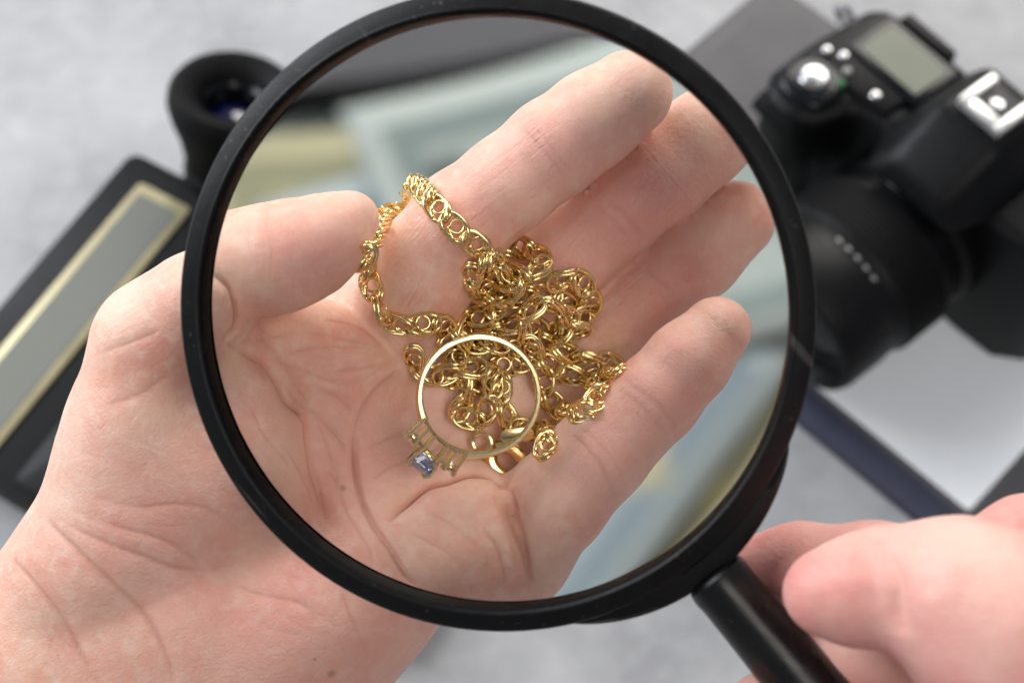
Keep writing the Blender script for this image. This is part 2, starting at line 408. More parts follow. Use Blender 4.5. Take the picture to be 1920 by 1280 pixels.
part('strap_lug', tube([(-70, 8, 84), (-76, 8, 88), (-80, 8, 84), (-76, 8, 79)], 1.6, 8, closed=True), M['steel'], DC)
ax = Matrix.Translation(Vector((0, -20, 46)) * MM) @ Matrix.Rotation(math.radians(90), 4, 'X')
LB = part('lens_barrel', lathe([(0.01, -2), (33, -2), (34, 0), (34, 6), (31.5, 8), (32.5, 16), (34.5, 18), (34.5, 40), (33.5, 41.5), (33.5, 48), (34, 49.5), (34, 66), (33, 69), (31, 70), (30, 68), (29, 63), (0.01, 60)], 64), M['black'], DC, matrix=ax)
part('zoom_ring', lathe([(34.4, 20)] + [p for k in range(9) for p in ((35.4, 20.4 + k * 2.1), (35.4, 21.6 + k * 2.1), (34.8, 21.8 + k * 2.1), (34.8, 22.3 + k * 2.1))] + [(34.4, 39.4)], 64), M['rubber'], LB)
part('front_glass', lathe([(0.01, 65), (12, 64.2), (22, 62.5), (28.6, 61), (28.6, 60.3), (0.01, 60.3)], 48), M['gloss_black'], LB)
for k, (dg, z) in enumerate(((96, 45), (88, 45), (80, 45), (72, 45), (64, 45))):
    a = math.radians(dg)
    part('scale_mark', box(-1.0, 1.0, -0.2, 0.2, -0.5, 0.5), M['white_mark'], LB, matrix=Matrix.Translation(Vector((33.7 * math.cos(a), 33.7 * math.sin(a), z)) * MM) @ Matrix.Rotation(a - math.pi / 2, 4, 'Z'))
part('name_plate', box(-6, 6, -0.3, 0.3, -2.2, 2.2), M['chrome'], LB, matrix=Matrix.Translation(Vector((34.2 * math.cos(math.radians(98)), 34.2 * math.sin(math.radians(98)), 11)) * MM) @ Matrix.Rotation(math.radians(8), 4, 'Z'))

# phone and banknotes seen through the lens
PH = empty('phone', frame_xy((-0.022, 0.0745), 13, 0.0), 'dark grey slab phone blurred at the top of the lens', 'phone')
part('phone_case', prism(rrect(0.128, 0.040, 0.006, 5), 0, 0.008), M['black'], PH, scale=1.0, bevel=0.0015)
part('phone_screen', prism(rrect(0.122, 0.035, 0.004, 4), 0.0078, 0.0083), M['slate'], PH, scale=1.0)
def note(c, deg, z, mat, label, seed):
    me = bpy.data.meshes.new('banknote'); nx, ny = 26, 10; V = []; F = []
    rr = random.Random(seed); p1, p2 = rr.uniform(0, 6), rr.uniform(0, 6)
    for lay in (0, 1):
        for i in range(nx + 1):
            for j in range(ny + 1):
                x = 0.156 * (i / nx - 0.5); y = 0.066 * (j / ny - 0.5)
                h = 0.0008 * (1 + math.sin(x * 60 + p1)) + 0.0005 * (1 + math.sin(y * 90 + x * 20 + p2))
                V.append((x, y, z + h + (0.00012 if lay else 0)))
    n = (nx + 1) * (ny + 1)
    for i in range(nx):
        for j in range(ny):
            a = i * (ny + 1) + j; b = a + ny + 1
            F.append((a, a + 1, b + 1, b)); F.append((n + a, n + b, n + b + 1, n + a + 1))
    for i in range(nx):
        for j in (0, ny):
            a = i * (ny + 1) + j; b = a + ny + 1; F.append((a, b, n + b, n + a) if j == 0 else (b, a, n + a, n + b))
    for j in range(ny):
        for i in (0, nx):
            a = i * (ny + 1) + j; b = a + 1; F.append((b, a, n + a, n + b) if i == 0 else (a, b, n + b, n + a))
    me.from_pydata(V, [], F)
    uv = me.uv_layers.new(name='UVMap')
    for l in me.loops:
        v = V[l.vertex_index]; uv.data[l.index].uv = (v[0] / 0.156 + 0.5, v[1] / 0.066 + 0.5)
    o = link_mesh('banknote', me, mat); o.matrix_world = frame_xy(c, deg)
    return tag(o, label, 'banknote', 'banknotes spread behind the palm')
note((0.0510, 0.0385), 18, 0.0115, M['note_green'], 'pale green banknote on top of the pile, its dark seal showing above the index finger', 1)
note((0.038, 0.031), 25, 0.0080, M['note_blue'], 'bluish banknote whose edge shows just under the top green one', 2)
note((0.026, 0.024), 10, 0.0045, M['note_yellow'], 'yellowish banknote sticking out at the left above the thumb', 3)
note((-0.026, -0.050), 56, 0.0100, M['note_blue'], 'pale blue banknote showing below the little finger', 4)
note((-0.020, -0.044), 48, 0.0050, M['note_yellow'], 'yellow tinted banknote whose corner peeks out beyond the little finger', 5)
note((-0.012, 0.012), -20, 0.0012, M['note_green'], 'lowest green banknote, mostly hidden behind the palm', 6)

# --- signed distance helpers (all in millimetres, hand frame: x right, y up, z towards the viewer)
def cone_sdf(P, a, b, ra, rb):
    a = np.asarray(a, np.float32); b = np.asarray(b, np.float32)
    ab = b - a; L2 = float(ab @ ab) + 1e-9
    t = np.clip(((P - a) @ ab) / L2, 0, 1)
    d = P - a - t[:, None] * ab
    return np.sqrt(np.einsum('ij,ij->i', d, d)) - (ra + (rb - ra) * t)

def chain_sdf(P, pts, k=2.0):
    A = np.asarray(pts, np.float32); mg = 24.0       # only points near the chain are worked out in full
    lo = (A[:, :3] - A[:, 3:]).min(0); hi = (A[:, :3] + A[:, 3:]).max(0)
    far = np.maximum(np.maximum(lo - P, P - hi), 0).max(1)
    res = far
    m = np.nonzero(far < mg)[0]
    if not len(m): return res
    Q = P if len(m) == len(P) else P[m]
    out = None
    for (p, q) in zip(pts[:-1], pts[1:]):
        d = cone_sdf(Q, p[:3], q[:3], p[3], q[3])
        out = d if out is None else smin(out, d, k)
    res[m] = out
    return res

def ell_sdf(P, c, r, ax=None):
    Q = P - np.asarray(c, np.float32)
    if ax is not None:
        Q = Q @ np.asarray(ax, np.float32).T
    r = np.asarray(r, np.float32)
    k0 = np.linalg.norm(Q / r, axis=1); k1 = np.linalg.norm(Q / (r * r), axis=1) + 1e-9
    return np.where(k0 < 1e-4, -r.min(), k0 * (k0 - 1.0) / k1)

def smin(a, b, k):
    h = np.maximum(k - np.abs(a - b), 0.0) / k
    return np.minimum(a, b) - h * h * k * 0.25

def surface_nets(f, lo, hi, step):
    lo = np.asarray(lo, float); hi = np.asarray(hi, float)
    n = np.ceil((hi - lo) / step).astype(int) + 1
    gx, gy, gz = [lo[i] + step * np.arange(n[i]) for i in range(3)]
    V = np.empty(n, np.float32)
    yy, zz = np.meshgrid(gy, gz, indexing='ij')
    for i0 in range(0, n[0], 16):
        xs = gx[i0:i0 + 16]
        P = np.empty((len(xs), n[1], n[2], 3), np.float32)
        P[..., 0] = xs[:, None, None]; P[..., 1] = yy; P[..., 2] = zz
        V[i0:i0 + 16] = f(P.reshape(-1, 3)).reshape(len(xs), n[1], n[2])
    s = V < 0
    c = np.zeros(n - 1, np.int8)
    for dx in (0, 1):
        for dy in (0, 1):
            for dz in (0, 1):
                c += s[dx:n[0]-1+dx, dy:n[1]-1+dy, dz:n[2]-1+dz]
    act = (c > 0) & (c < 8)
    idx = -np.ones(n - 1, np.int64); cells = np.argwhere(act)
    idx[act] = np.arange(len(cells))
    acc = np.zeros((len(cells), 3)); cnt = np.zeros(len(cells))
    cor = [(x, y, z) for x in (0, 1) for y in (0, 1) for z in (0, 1)]
    for A in cor:
        for ax in range(3):
            if A[ax]: continue
            B = list(A); B[ax] = 1
            va = V[cells[:, 0]+A[0], cells[:, 1]+A[1], cells[:, 2]+A[2]]
            vb = V[cells[:, 0]+B[0], cells[:, 1]+B[1], cells[:, 2]+B[2]]
            m = (va < 0) != (vb < 0)
            t = np.where(m, va / np.where(m, va - vb, 1), 0)
            p = np.tile(np.array(A, float), (len(cells), 1)); p[:, ax] += t
            acc[m] += p[m]; cnt[m] += 1
    verts = lo + step * (cells + acc / cnt[:, None])
    quads = []
    for ax in range(3):
        u, v = [(1, 2), (2, 0), (0, 1)][ax]
        sl0 = [slice(1, None)] * 3; sl1 = [slice(1, None)] * 3
        sl0[ax] = slice(0, n[ax]-1); sl1[ax] = slice(1, n[ax])
        sl0[u] = sl1[u] = slice(1, n[u]-1); sl0[v] = sl1[v] = slice(1, n[v]-1)
        a = s[tuple(sl0)]; b = s[tuple(sl1)]
        e = np.argwhere(a != b)
        if not len(e): continue
        fl = a[tuple(e.T)]
        off = np.ones(3, int); off[ax] = 0
        g = e + off
        def ci(du, dv):
            q = g.copy(); q[:, u] += du; q[:, v] += dv
            return idx[tuple(q.T)]
        q = np.stack([ci(-1, -1), ci(0, -1), ci(0, 0), ci(-1, 0)], 1)
        q[~fl] = q[~fl][:, ::-1]
        quads.append(q)
    return verts.astype(np.float32), np.concatenate(quads)

def subdivide(v, q):
    e = np.stack([q, np.roll(q, -1, 1)], 2).reshape(-1, 2)
    es = np.sort(e, 1)
    key = es[:, 0].astype(np.int64) * len(v) + es[:, 1]
    uk, inv = np.unique(key, return_inverse=True)
    a = uk // len(v); b = uk % len(v)
    ev = (v[a] + v[b]) * 0.5
    fv = v[q].mean(1)
    ei = len(v) + inv.reshape(-1, 4); fi = len(v) + len(uk) + np.arange(len(q))
    nv = np.concatenate([v, ev, fv]).astype(np.float32)
    nq = []
    for i in range(4):
        nq.append(np.stack([q[:, i], ei[:, i], fi, ei[:, i-1]], 1))
    return nv, np.concatenate(nq)

def grad(f, P, e=0.15):
    g = np.empty_like(P)
    for i in range(3):
        d = np.zeros(3, np.float32); d[i] = e
        g[:, i] = (f(P + d) - f(P - d)) / (2 * e)
    return g

def project(f, P, it=2, mx=0.8):
    for _ in range(it):
        d = f(P); g = np.empty_like(P)
        for i in range(3):
            e = np.zeros(3, np.float32); e[i] = 0.12
            g[:, i] = (f(P + e) - d) / 0.12
        n2 = np.einsum('ij,ij->i', g, g) + 1e-3
        st = d / n2
        L = np.abs(st) * np.sqrt(n2)
        st *= np.minimum(1, mx / (L + 1e-9))
        P = P - st[:, None] * g
    return P.astype(np.float32)

def mesh_normals(v, q):
    n = np.cross(v[q[:, 2]] - v[q[:, 0]], v[q[:, 3]] - v[q[:, 1]])
    out = np.zeros_like(v)
    for i in range(4):
        for c in range(3):
            out[:, c] += np.bincount(q[:, i], n[:, c], len(v))
    return out / (np.linalg.norm(out, axis=1)[:, None] + 1e-12)

CUPPED = {'distpad': [(-17.25, -28.63, -8.0, 8.5), (-9.47, -26.81, -6.0, 8.5), (-4.8, -29.78, -5.0, 8.0)],
 'hypothenar': [(-49.43, -65.57, -9.0, 19.0), (-31.92, -47.88, -6.0, 15.5), (-9.5, -31.6, -4.0, 9.0)],
 'index': [(-19.23, 4.5, -11.0, 9.2),
           (-14.0, 12.41, -5.0, 8.7),
           (-8.12, 19.88, -0.5, 8.0),
           (-0.98, 25.32, 0.5, 7.6),
           (6.04, 30.8, 0.5, 7.7),
           (12.0, 35.07, 0.5, 7.4),
           (17.41, 38.83, 0.0, 6.7)],
 'meta_index': [(-64.73, -50.35, -14.0, 15.0), (-34.56, -12.64, -16.0, 13.0), (-19.33, 4.6, -16.0, 9.5)],
 'meta_middle': [(-61.88, -53.63, -15.0, 15.0), (-27.73, -19.44, -21.0, 12.0), (-4.94, 1.23, -20.0, 9.5)],
 'meta_pinky': [(-53.43, -61.65, -14.0, 16.0), (-22.6, -35.17, -14.0, 14.0), (-1.05, -32.26, -10.0, 9.6)],
 'meta_ring': [(-58.78, -57.75, -15.0, 15.0), (-20.83, -25.47, -20.0, 12.5), (3.93, -7.28, -21.0, 9.3)],
 'middle': [(-4.5, 0.79, -19.0, 8.7),
            (2.28, 9.12, -13.0, 7.7),
            (7.92, 14.32, -11.0, 7.4),
            (15.25, 20.85, -10.0, 7.2),
            (23.08, 27.29, -10.0, 7.4),
            (28.33, 31.71, -10.0, 7.2),
            (36.72, 38.95, -10.5, 6.8)],
 'midpad': [(-31.03, -12.67, -13.0, 11.0), (-26.77, -23.94, -11.0, 11.0)],
 'pinky': [(-1.05, -32.7, -9.0, 9.2),
           (6.63, -24.65, -4.0, 8.1),
           (13.47, -17.03, -2.0, 7.6),
           (22.13, -8.07, -1.0, 6.9),
           (27.1, -2.32, -1.0, 6.4),
           (31.29, 2.49, -2.0, 5.3)],
 'ring': [(3.92, -7.69, -22.0, 8.4),
          (10.78, 0.07, -18.5, 7.4),
          (16.21, 4.83, -17.0, 7.1),
          (21.9, 9.55, -16.5, 6.9),
          (28.06, 14.54, -16.5, 6.95),
          (33.71, 19.74, -17.0, 6.2)],
 'thenar': [(-62.37, -33.66, -4.0, 17.0), (-48.33, -21.7, -3.0, 14.5), (-44.02, -7.82, -2.0, 11.0)],
 'thumb_dist': [(-45.78, 12.59, 7.0, 8.8),
                (-37.36, 13.94, 8.0, 7.5),
                (-31.25, 15.87, 8.0, 6.0),
                (-27.12, 18.48, 7.0, 4.1),
                (-24.56, 20.58, 6.0, 2.7)],
 'thumb_meta': [(-84.23, -52.45, -9.0, 17.5), (-70.32, -38.9, -6.0, 17.5), (-65.83, -18.67, -2.0, 14.5), (-63.37, -0.97, 2.0, 11.8)],
 'thumb_prox': [(-63.37, -0.97, 2.0, 11.8), (-55.25, 4.76, 6.0, 10.0), (-48.48, 8.98, 8.0, 8.8)],
 'web': [(-42.19, -2.52, -6.0, 9.0), (-34.29, -1.42, -7.0, 8.8), (-27.38, -3.25, -8.0, 8.2), (-21.83, -5.77, -10.0, 7.0)],
 'wrist_a': [(-64.32, -46.23, -8.0, 18.5), (-90.11, -61.26, -10.0, 17.5), (-139.74, -95.56, -14.0, 20.0)],
 'wrist_b': [(-54.27, -60.3, -8.0, 19.0), (-79.99, -76.95, -10.0, 18.0), (-129.47, -114.05, -14.0, 20.0)]}
GRIP = {'base': [(54.07, -35.54, 54.0, 8.2), (62.87, -35.98, 58.0, 9.8), (69.0, -40.5, 60.0, 12.5), (76.48, -48.26, 62.0, 14.0)],
 'index': [(40.11, -36.05, 30.0, 4.8), (45.97, -35.75, 33.0, 6.2), (56.61, -36.21, 38.0, 7.4), (68.67, -37.2, 42.0, 8.0), (85.8, -39.19, 40.0, 9.0)],
 'knuckle': [(73.43, -32.59, 40.0, 5.5), (78.48, -29.84, 42.0, 5.5), (88.29, -28.35, 44.0, 7.0)],
 'middle': [(34.43, -57.51, 44.0, 4.8),
            (41.16, -59.64, 36.0, 7.0),
            (54.48, -56.18, 33.0, 8.0),
            (70.88, -54.0, 35.0, 9.0),
            (86.58, -54.95, 38.0, 10.0)],
 'palm': [(70.72, -41.51, 55.0, 12.0), (80.62, -62.89, 45.0, 18.0), (95.94, -69.34, 45.0, 22.0)],
 'ring': [(50.4, -50.4, 36.0, 6.5), (57.96, -49.14, 36.0, 7.5), (74.76, -48.72, 36.0, 8.0)],
 'tip': [(44.63, -36.64, 53.0, 5.0), (48.94, -36.32, 53.5, 7.1), (54.07, -35.54, 54.0, 8.2)]}
CREASES = [(0.8, 1.32, [(-51.2, 12.3, 16.3), (-45.7, 9.8, 16.6), (-44.3, 6.9, 15.8), (-44.0, 3.9, 14.2), (-44.8, 1.8, 13.1), (-46.6, 0.5, 13.5)]),
 (1.04, 1.87,
  [(-45.9, 0.1, 12.6), (-41.1, -1.9, 7.7), (-38.7, -3.5, 6.7), (-35.8, -8.8, 6.1), (-32.9, -11.6, 1.5), (-32.5, -15.0, 1.9), (-31.2, -22.4, 1.3), (-30.3, -28.3, 2.7)]),
 (0.7200000000000001, 0.51, [(-39.1, -3.1, 6.8), (-34.8, -8.4, 4.9), (-31.5, -10.7, 0.2), (-28.6, -13.5, -0.7), (-27.1, -15.4, -0.7), (-26.5, -17.2, -0.5)]),
 (0.96, 1.32,
  [(-24.9, -13.4, -1.7), (-25.1, -16.4, -1.0), (-24.8, -21.2, 0.5), (-23.8, -25.1, 1.8), (-21.9, -29.1, 4.0), (-19.5, -32.6, 6.0), (-17.1, -36.9, 6.9),
   (-15.2, -38.9, 6.5)]),
 (1.1199999999999999, 0.51, [(-24.9, -13.4, -1.7), (-23.2, -9.1, -1.5), (-20.7, -6.1, -1.6), (-17.0, -3.3, -4.9)]),
 (1.04, 2.09, [(-20.0, -28.1, 3.5), (-17.9, -25.6, 2.2), (-14.0, -22.1, 1.6), (-10.2, -21.0, 1.9), (-6.4, -19.8, -0.0), (-2.6, -20.5, -2.6), (-0.9, -22.4, -0.3)]),
 (1.04, 2.64, [(-0.7, -22.6, 0.1), (-0.2, -25.8, 1.7), (1.2, -30.1, 2.0), (2.3, -33.5, 1.1), (3.0, -37.5, -1.2)]),
 (0.6400000000000001, 0.425, [(-4.7, -29.0, 4.4), (-2.6, -31.6, 3.7), (-1.4, -35.0, 2.3), (-1.0, -38.4, -0.2)]),
 (0.5599999999999999, 0.2975, [(-15.3, -20.5, -0.5), (-13.6, -17.8, -3.8), (-11.5, -15.2, -7.4), (-9.4, -13.4, -8.2)]),
 (0.5599999999999999, 0.34, [(-28.9, -4.3, 2.2), (-23.8, -3.4, 0.8), (-18.7, -2.4, -3.4)]),
 (0.5599999999999999, 0.2975, [(-35.9, -0.9, 3.4), (-28.9, -0.0, 2.1), (-22.0, -0.4, -0.8)]),
 (0.6400000000000001, 0.34, [(-34.2, -6.1, 3.3), (-29.0, -7.7, 0.9), (-25.6, -10.2, -1.1)]),
 (0.6400000000000001, 0.3825, [(-31.7, -16.4, 1.1), (-28.3, -21.5, 0.7), (-26.7, -26.8, 2.4), (-23.2, -32.0, 5.8), (-22.4, -35.6, 7.4)]),
 (0.5599999999999999, 0.2975, [(-36.9, -15.8, 8.7), (-34.4, -20.0, 6.4), (-31.9, -25.1, 2.2)]),
 (0.6400000000000001, 0.2975, [(-30.6, 4.3, 0.5), (-26.3, 3.8, -0.9), (-22.9, 2.5, -1.8), (-20.7, 0.4, -2.4)]),
 (0.6400000000000001, 0.255, [(-43.9, -0.1, 10.2), (-37.6, 1.8, 2.6), (-30.6, 1.9, 1.9), (-25.5, 0.9, 0.7), (-21.0, 0.3, -2.0)]),
 (0.5599999999999999, 0.23800000000000002, [(-41.1, -1.8, 7.6), (-34.1, -3.5, 3.1), (-29.0, -5.7, 1.8), (-24.8, -5.6, 0.9), (-21.0, -3.3, -1.0), (-18.5, -1.1, -3.5)]),
 (0.48, 0.23800000000000002, [(-37.6, -4.5, 6.5), (-33.3, -7.8, 2.3), (-30.8, -12.9, -0.1), (-29.0, -18.1, 0.1), (-27.5, -23.3, 1.2)]),
 (0.48, 0.255, [(-23.1, -16.2, -1.7), (-19.6, -14.4, -4.3), (-16.2, -12.7, -6.5)]), (0.48, 0.255, [(-22.2, -21.4, 0.1), (-18.8, -18.8, -2.6), (-14.5, -17.0, -5.6)]),
 (0.48, 0.255, [(-13.6, -26.6, 3.9), (-9.4, -28.7, 5.0), (-5.1, -32.5, 4.6)]), (0.48, 0.255, [(-16.2, -30.1, 5.0), (-11.1, -32.6, 5.6), (-6.9, -36.4, 4.0)]),
 (0.48, 0.255, [(-42.1, -9.8, 10.1), (-39.6, -15.0, 10.4), (-35.7, -20.1, 8.0)]), (0.8, 0.2125, [(1.1, 33.9, 6.3), (3.2, 32.0, 8.0), (5.7, 29.0, 8.4), (8.0, 26.0, 6.8)]),
 (0.6400000000000001, 0.136, [(2.5, 34.5, 6.7), (4.8, 32.0, 8.4), (7.3, 28.8, 8.2), (9.4, 26.8, 6.7)]),
 (0.7200000000000001, 0.1955, [(-12.4, 24.1, 5.4), (-9.1, 21.3, 7.7), (-5.8, 17.9, 7.3), (-2.9, 15.1, 4.1)]),
 (0.8, 0.2295, [(14.2, 22.7, -2.7), (16.3, 21.2, -2.5), (18.7, 18.8, -3.5), (20.2, 17.1, -5.5)]),
 (0.6400000000000001, 0.11900000000000001, [(13.0, 21.7, -2.8), (15.5, 19.6, -2.5), (18.0, 16.9, -4.1)]),
 (0.8, 0.2295, [(20.0, 12.5, -10.1), (22.9, 10.1, -9.3), (26.0, 6.2, -11.5)]),
 (0.8, 0.2295, [(17.0, -5.2, 3.4), (19.9, -7.1, 5.9), (23.1, -9.7, 6.0), (25.4, -12.7, 3.6)]),
 (0.6400000000000001, 0.136, [(15.9, -6.0, 2.9), (19.1, -8.6, 5.8), (21.9, -11.3, 5.7), (24.0, -13.8, 3.6)]),
 (0.8, 0.24649999999999997, [(7.7, -13.0, 1.8), (10.9, -15.2, 5.3), (14.2, -19.4, 5.6), (16.2, -24.0, 1.6)]),
 (0.6400000000000001, 0.136, [(10.0, -12.2, 3.4), (12.9, -14.7, 5.7), (15.8, -18.1, 5.6), (17.6, -21.9, 2.8)]),
 (0.6400000000000001, 0.153, [(-38.5, 22.2, 11.5), (-38.9, 19.2, 15.2), (-38.1, 14.9, 16.9), (-38.6, 10.7, 16.4)]),
 (0.5599999999999999, 0.11900000000000001, [(-41.6, 21.8, 10.9), (-42.0, 17.5, 15.5), (-41.2, 13.2, 16.6)]),
 (1.2000000000000002, 0.6, [(-82.5, -31.3, 8.5), (-76.9, -35.2, 12.8), (-70.0, -41.0, 14.2), (-64.8, -46.3, 13.2), (-60.9, -51.7, 13.9), (-58.2, -59.1, 13.8)]),
 (1.2000000000000002, 0.48, [(-89.2, -39.1, 5.6), (-84.4, -42.2, 9.9), (-79.2, -47.5, 11.5), (-75.4, -54.0, 11.6), (-71.5, -60.4, 12.4)]),
 (0.96, 0.36, [(-80.7, -30.6, 9.9), (-71.9, -34.1, 14.3), (-64.4, -36.8, 14.7), (-58.4, -39.4, 12.9), (-53.3, -40.2, 10.6)]),
 (0.8, 0.27, [(-77.2, -29.3, 12.0), (-67.1, -32.2, 15.0), (-60.8, -34.1, 14.3), (-55.8, -37.7, 12.1), (-53.7, -42.0, 11.0)]),
 (0.8, 0.21, [(-72.9, -26.8, 13.8), (-64.3, -28.5, 14.9), (-58.0, -28.1, 14.4), (-51.8, -29.6, 13.3), (-46.0, -34.8, 9.4)]),
 (0.6400000000000001, 0.18, [(-70.2, -11.1, 13.8), (-64.4, -9.2, 14.5), (-59.0, -5.5, 14.2)]),
 (0.6400000000000001, 0.24, [(-71.0, -1.9, 12.6), (-65.2, 0.0, 15.0), (-60.3, 1.8, 16.4)]),
 (0.7200000000000001, 0.24, [(-52.5, -39.3, 10.2), (-45.9, -44.0, 10.2), (-37.3, -45.7, 11.5), (-29.8, -50.3, 11.6)]),
 (0.7200000000000001, 0.24, [(-29.9, -42.9, 11.0), (-28.0, -48.5, 11.3), (-25.4, -55.6, 8.7)])]
BLUSH = [(3.2, 30.1, 8.3, 7, 0.8), (-8.3, 20.8, 7.8, 8, 0.5), (17.5, 21.2, -2.6, 8, 0.9), (23.8, 26.4, -2.3, 7, 0.5), (6.9, 14.3, -3.3, 8, 0.5), (22.9, 10.1, -9.3, 8, 0.7),
 (33.2, 19.1, -10.6, 6, 0.3), (20.7, -8.4, 6.2, 7, 0.6), (12.5, -18.5, 5.8, 8, 0.6), (27.9, -0.1, 5.3, 6, 0.4), (-33.7, 14.1, 16.6, 9, 0.5), (-26.8, 15.0, 14.2, 6, 0.5),
 (11.3, 30.4, 7.4, 6, 0.4), (-26.4, -9.4, -0.4, 9, 0.4), (-27.5, -21.5, 0.7, 8, 0.4), (-17.1, -16.1, -5.1, 9, 0.4), (-6.8, -26.4, 4.2, 8, 0.2),
 (-60.7, -26.7, 14.7, 12, 0.4), (-65.5, -41.5, 14.0, 14, 0.3), (-37.2, -52.1, 11.9, 14, 0.4), (-21.0, -55.3, 5.9, 14, 0.5), (-50.1, -51.9, 12.7, 12, 0.35),
 (-41.3, -11.5, 10.3, 8, 0.3), (-34.1, -35.1, 7.4, 10, 0.3)]
MOLES = [(-31.71, -58.35, 9.83, 0.75), (-27.21, -22.75, 1.06, 0.5), (-34.51, -55.49, 11.29, 0.3)]
STRANDS = [[(-14.7, 22.79, -18.0), (-16.44, 24.57, -12.0), (-16.13, 25.88, -5.0), (-14.69, 25.25, -0.5), (-12.86, 23.21, 7.0), (-10.79, 20.49, 9.0), (-8.27, 17.98, 9.26),
  (-5.27, 15.66, 8.29), (-2.48, 14.46, 5.27), (0.02, 15.59, -5.02), (2.63, 15.76, -2.32), (4.99, 13.94, -0.11), (4.77, 11.6, 0.85), (2.05, 10.78, 1.13),
  (-0.89, 11.99, -0.21), (-3.43, 13.49, 8.17)],
 [(-16.81, 21.13, -18.0), (-18.98, 21.75, -12.0), (-20.72, 20.27, -6.0), (-22.08, 16.04, 10.54), (-23.12, 13.69, 10.56), (-22.83, 11.07, -0.04), (-21.8, 8.34, 0.97),
  (-20.1, 4.45, 0.86), (-18.15, 2.76, 0.79), (-15.41, 3.26, 1.32), (-12.68, 4.27, 1.54), (-10.13, 2.99, -2.36), (-8.07, 1.0, -5.25), (-5.53, 0.14, -4.33),
  (-3.0, 0.98, -3.94)],
 [(-4.51, 13.17, 7.9), (-3.61, 11.73, -3.29), (-1.38, 10.0, -0.62), (1.21, 10.13, 0.5), (-0.9, 8.01, -2.17), (-2.43, 6.05, -4.47), (-4.72, 4.57, -6.19),
  (-6.84, 5.43, -6.98), (-7.25, 2.71, -6.33), (-8.32, -0.7, -4.76), (-9.77, -3.24, -5.57)],
 [(-5.89, 12.56, 5.67), (-6.68, 10.11, 3.09), (-5.16, 8.2, -6.85), (-3.02, 7.73, -4.51)],
 [(5.75, 9.71, -1.07), (7.39, 11.12, -1.18), (9.86, 11.28, -1.59), (11.75, 8.9, -4.36), (12.24, 5.87, -8.02), (10.85, 3.86, -7.55), (8.23, 4.99, -4.2),
  (5.95, 6.61, -0.44), (3.56, 7.1, 0.8), (1.65, 5.28, 0.12), (1.46, 2.79, -1.85), (2.61, 0.56, -4.34), (3.92, -1.53, -6.26), (6.57, -3.19, -8.1), (9.48, -4.7, -9.29),
  (12.37, -5.02, -10.59), (14.68, -4.34, -11.26), (16.57, -3.67, 2.36)],
 [(16.47, -3.15, -12.27), (13.85, -2.0, -9.39), (11.13, -1.34, -8.35), (8.4, -1.34, -8.0), (6.15, 1.02, -7.39), (7.4, 3.1, -6.17), (9.87, 1.85, -7.6),
  (11.52, 2.7, -8.37)],
 [(4.67, -3.2, -7.36), (5.08, -5.73, -8.33), (5.33, -8.43, -9.28), (7.32, -9.77, -9.97), (10.2, -10.75, 3.84), (12.68, -9.07, 4.27), (13.98, -7.12, 3.42),
  (12.54, -5.03, -10.17)],
 [(-15.65, -0.33, -1.72), (-15.61, -2.85, -3.64), (-13.59, -4.79, -4.94), (-11.21, -4.61, -4.79), (-9.16, -3.25, -4.18), (-6.79, -4.1, -4.5), (-4.68, -3.25, -4.22)],
 [(-7.81, -4.1, -4.37), (-6.47, -5.96, -5.02), (-7.5, -8.17, -5.78), (-9.72, -9.7, -6.36), (-8.03, -11.4, -6.56), (-5.57, -12.24, -6.69), (-3.87, -10.45, -5.8),
  (-3.01, -7.9, -4.98), (-2.58, -5.36, -4.58), (-3.0, -3.24, -4.4)],
 [(-1.75, -4.08, -5.16), (-2.08, -7.05, -5.15), (-1.59, -9.85, -5.73), (-0.09, -12.56, -6.82), (2.41, -13.55, -8.31), (4.91, -12.68, -9.26), (5.89, -14.83, 3.16),
  (4.88, -16.88, 3.33)],
 [(-5.05, 10.17, -0.05), (-2.61, 7.74, -5.0), (0.75, 7.69, -3.3), (4.08, 8.92, -2.91), (7.39, 7.67, -4.21), (9.43, 5.64, -8.29), (6.54, 2.3, -8.96), (3.25, 3.52, -5.3),
  (-0.08, 4.36, -4.63), (-3.04, 1.87, -6.55), (-6.0, -0.66, -7.24), (-9.37, -0.67, -6.8), (-11.02, 0.99, -4.59)],
 [(-11.91, -3.23, -6.5), (-8.53, -5.77, -7.04), (-5.16, -7.45, -7.47), (-5.15, -4.05, -7.3), (-0.95, -2.35, -7.61), (2.39, -3.18, -8.66), (3.23, -0.65, -8.25),
  (-0.1, 0.17, -6.51), (-5.14, 1.02, -6.18)]]
GRIP_CREASES = [(1.6, 1.2, [(51.68, -28.29, 58.8), (52.77, -30.76, 62.37), (53.17, -33.42, 64.15), (52.96, -36.67, 64.4), (53.73, -40.37, 64.26)]),
 (1.2, 0.6, [(49.59, -28.77, 58.1), (50.18, -30.99, 60.86), (50.41, -34.1, 62.33), (50.42, -37.82, 62.27)]),
 (1.2, 0.5, [(56.42, -27.47, 62.02), (56.47, -30.6, 65.7), (56.31, -34.65, 67.48)])]
RING_C = Vector((-5.15, -7.83, 9.00))
CLASP = Vector((-0.78, -18.19, -7.10))
LINK_UP = {0: np.array((-0.35, 0.35, 1.0)), 1: np.array((-0.2, 0.2, 1.0))}


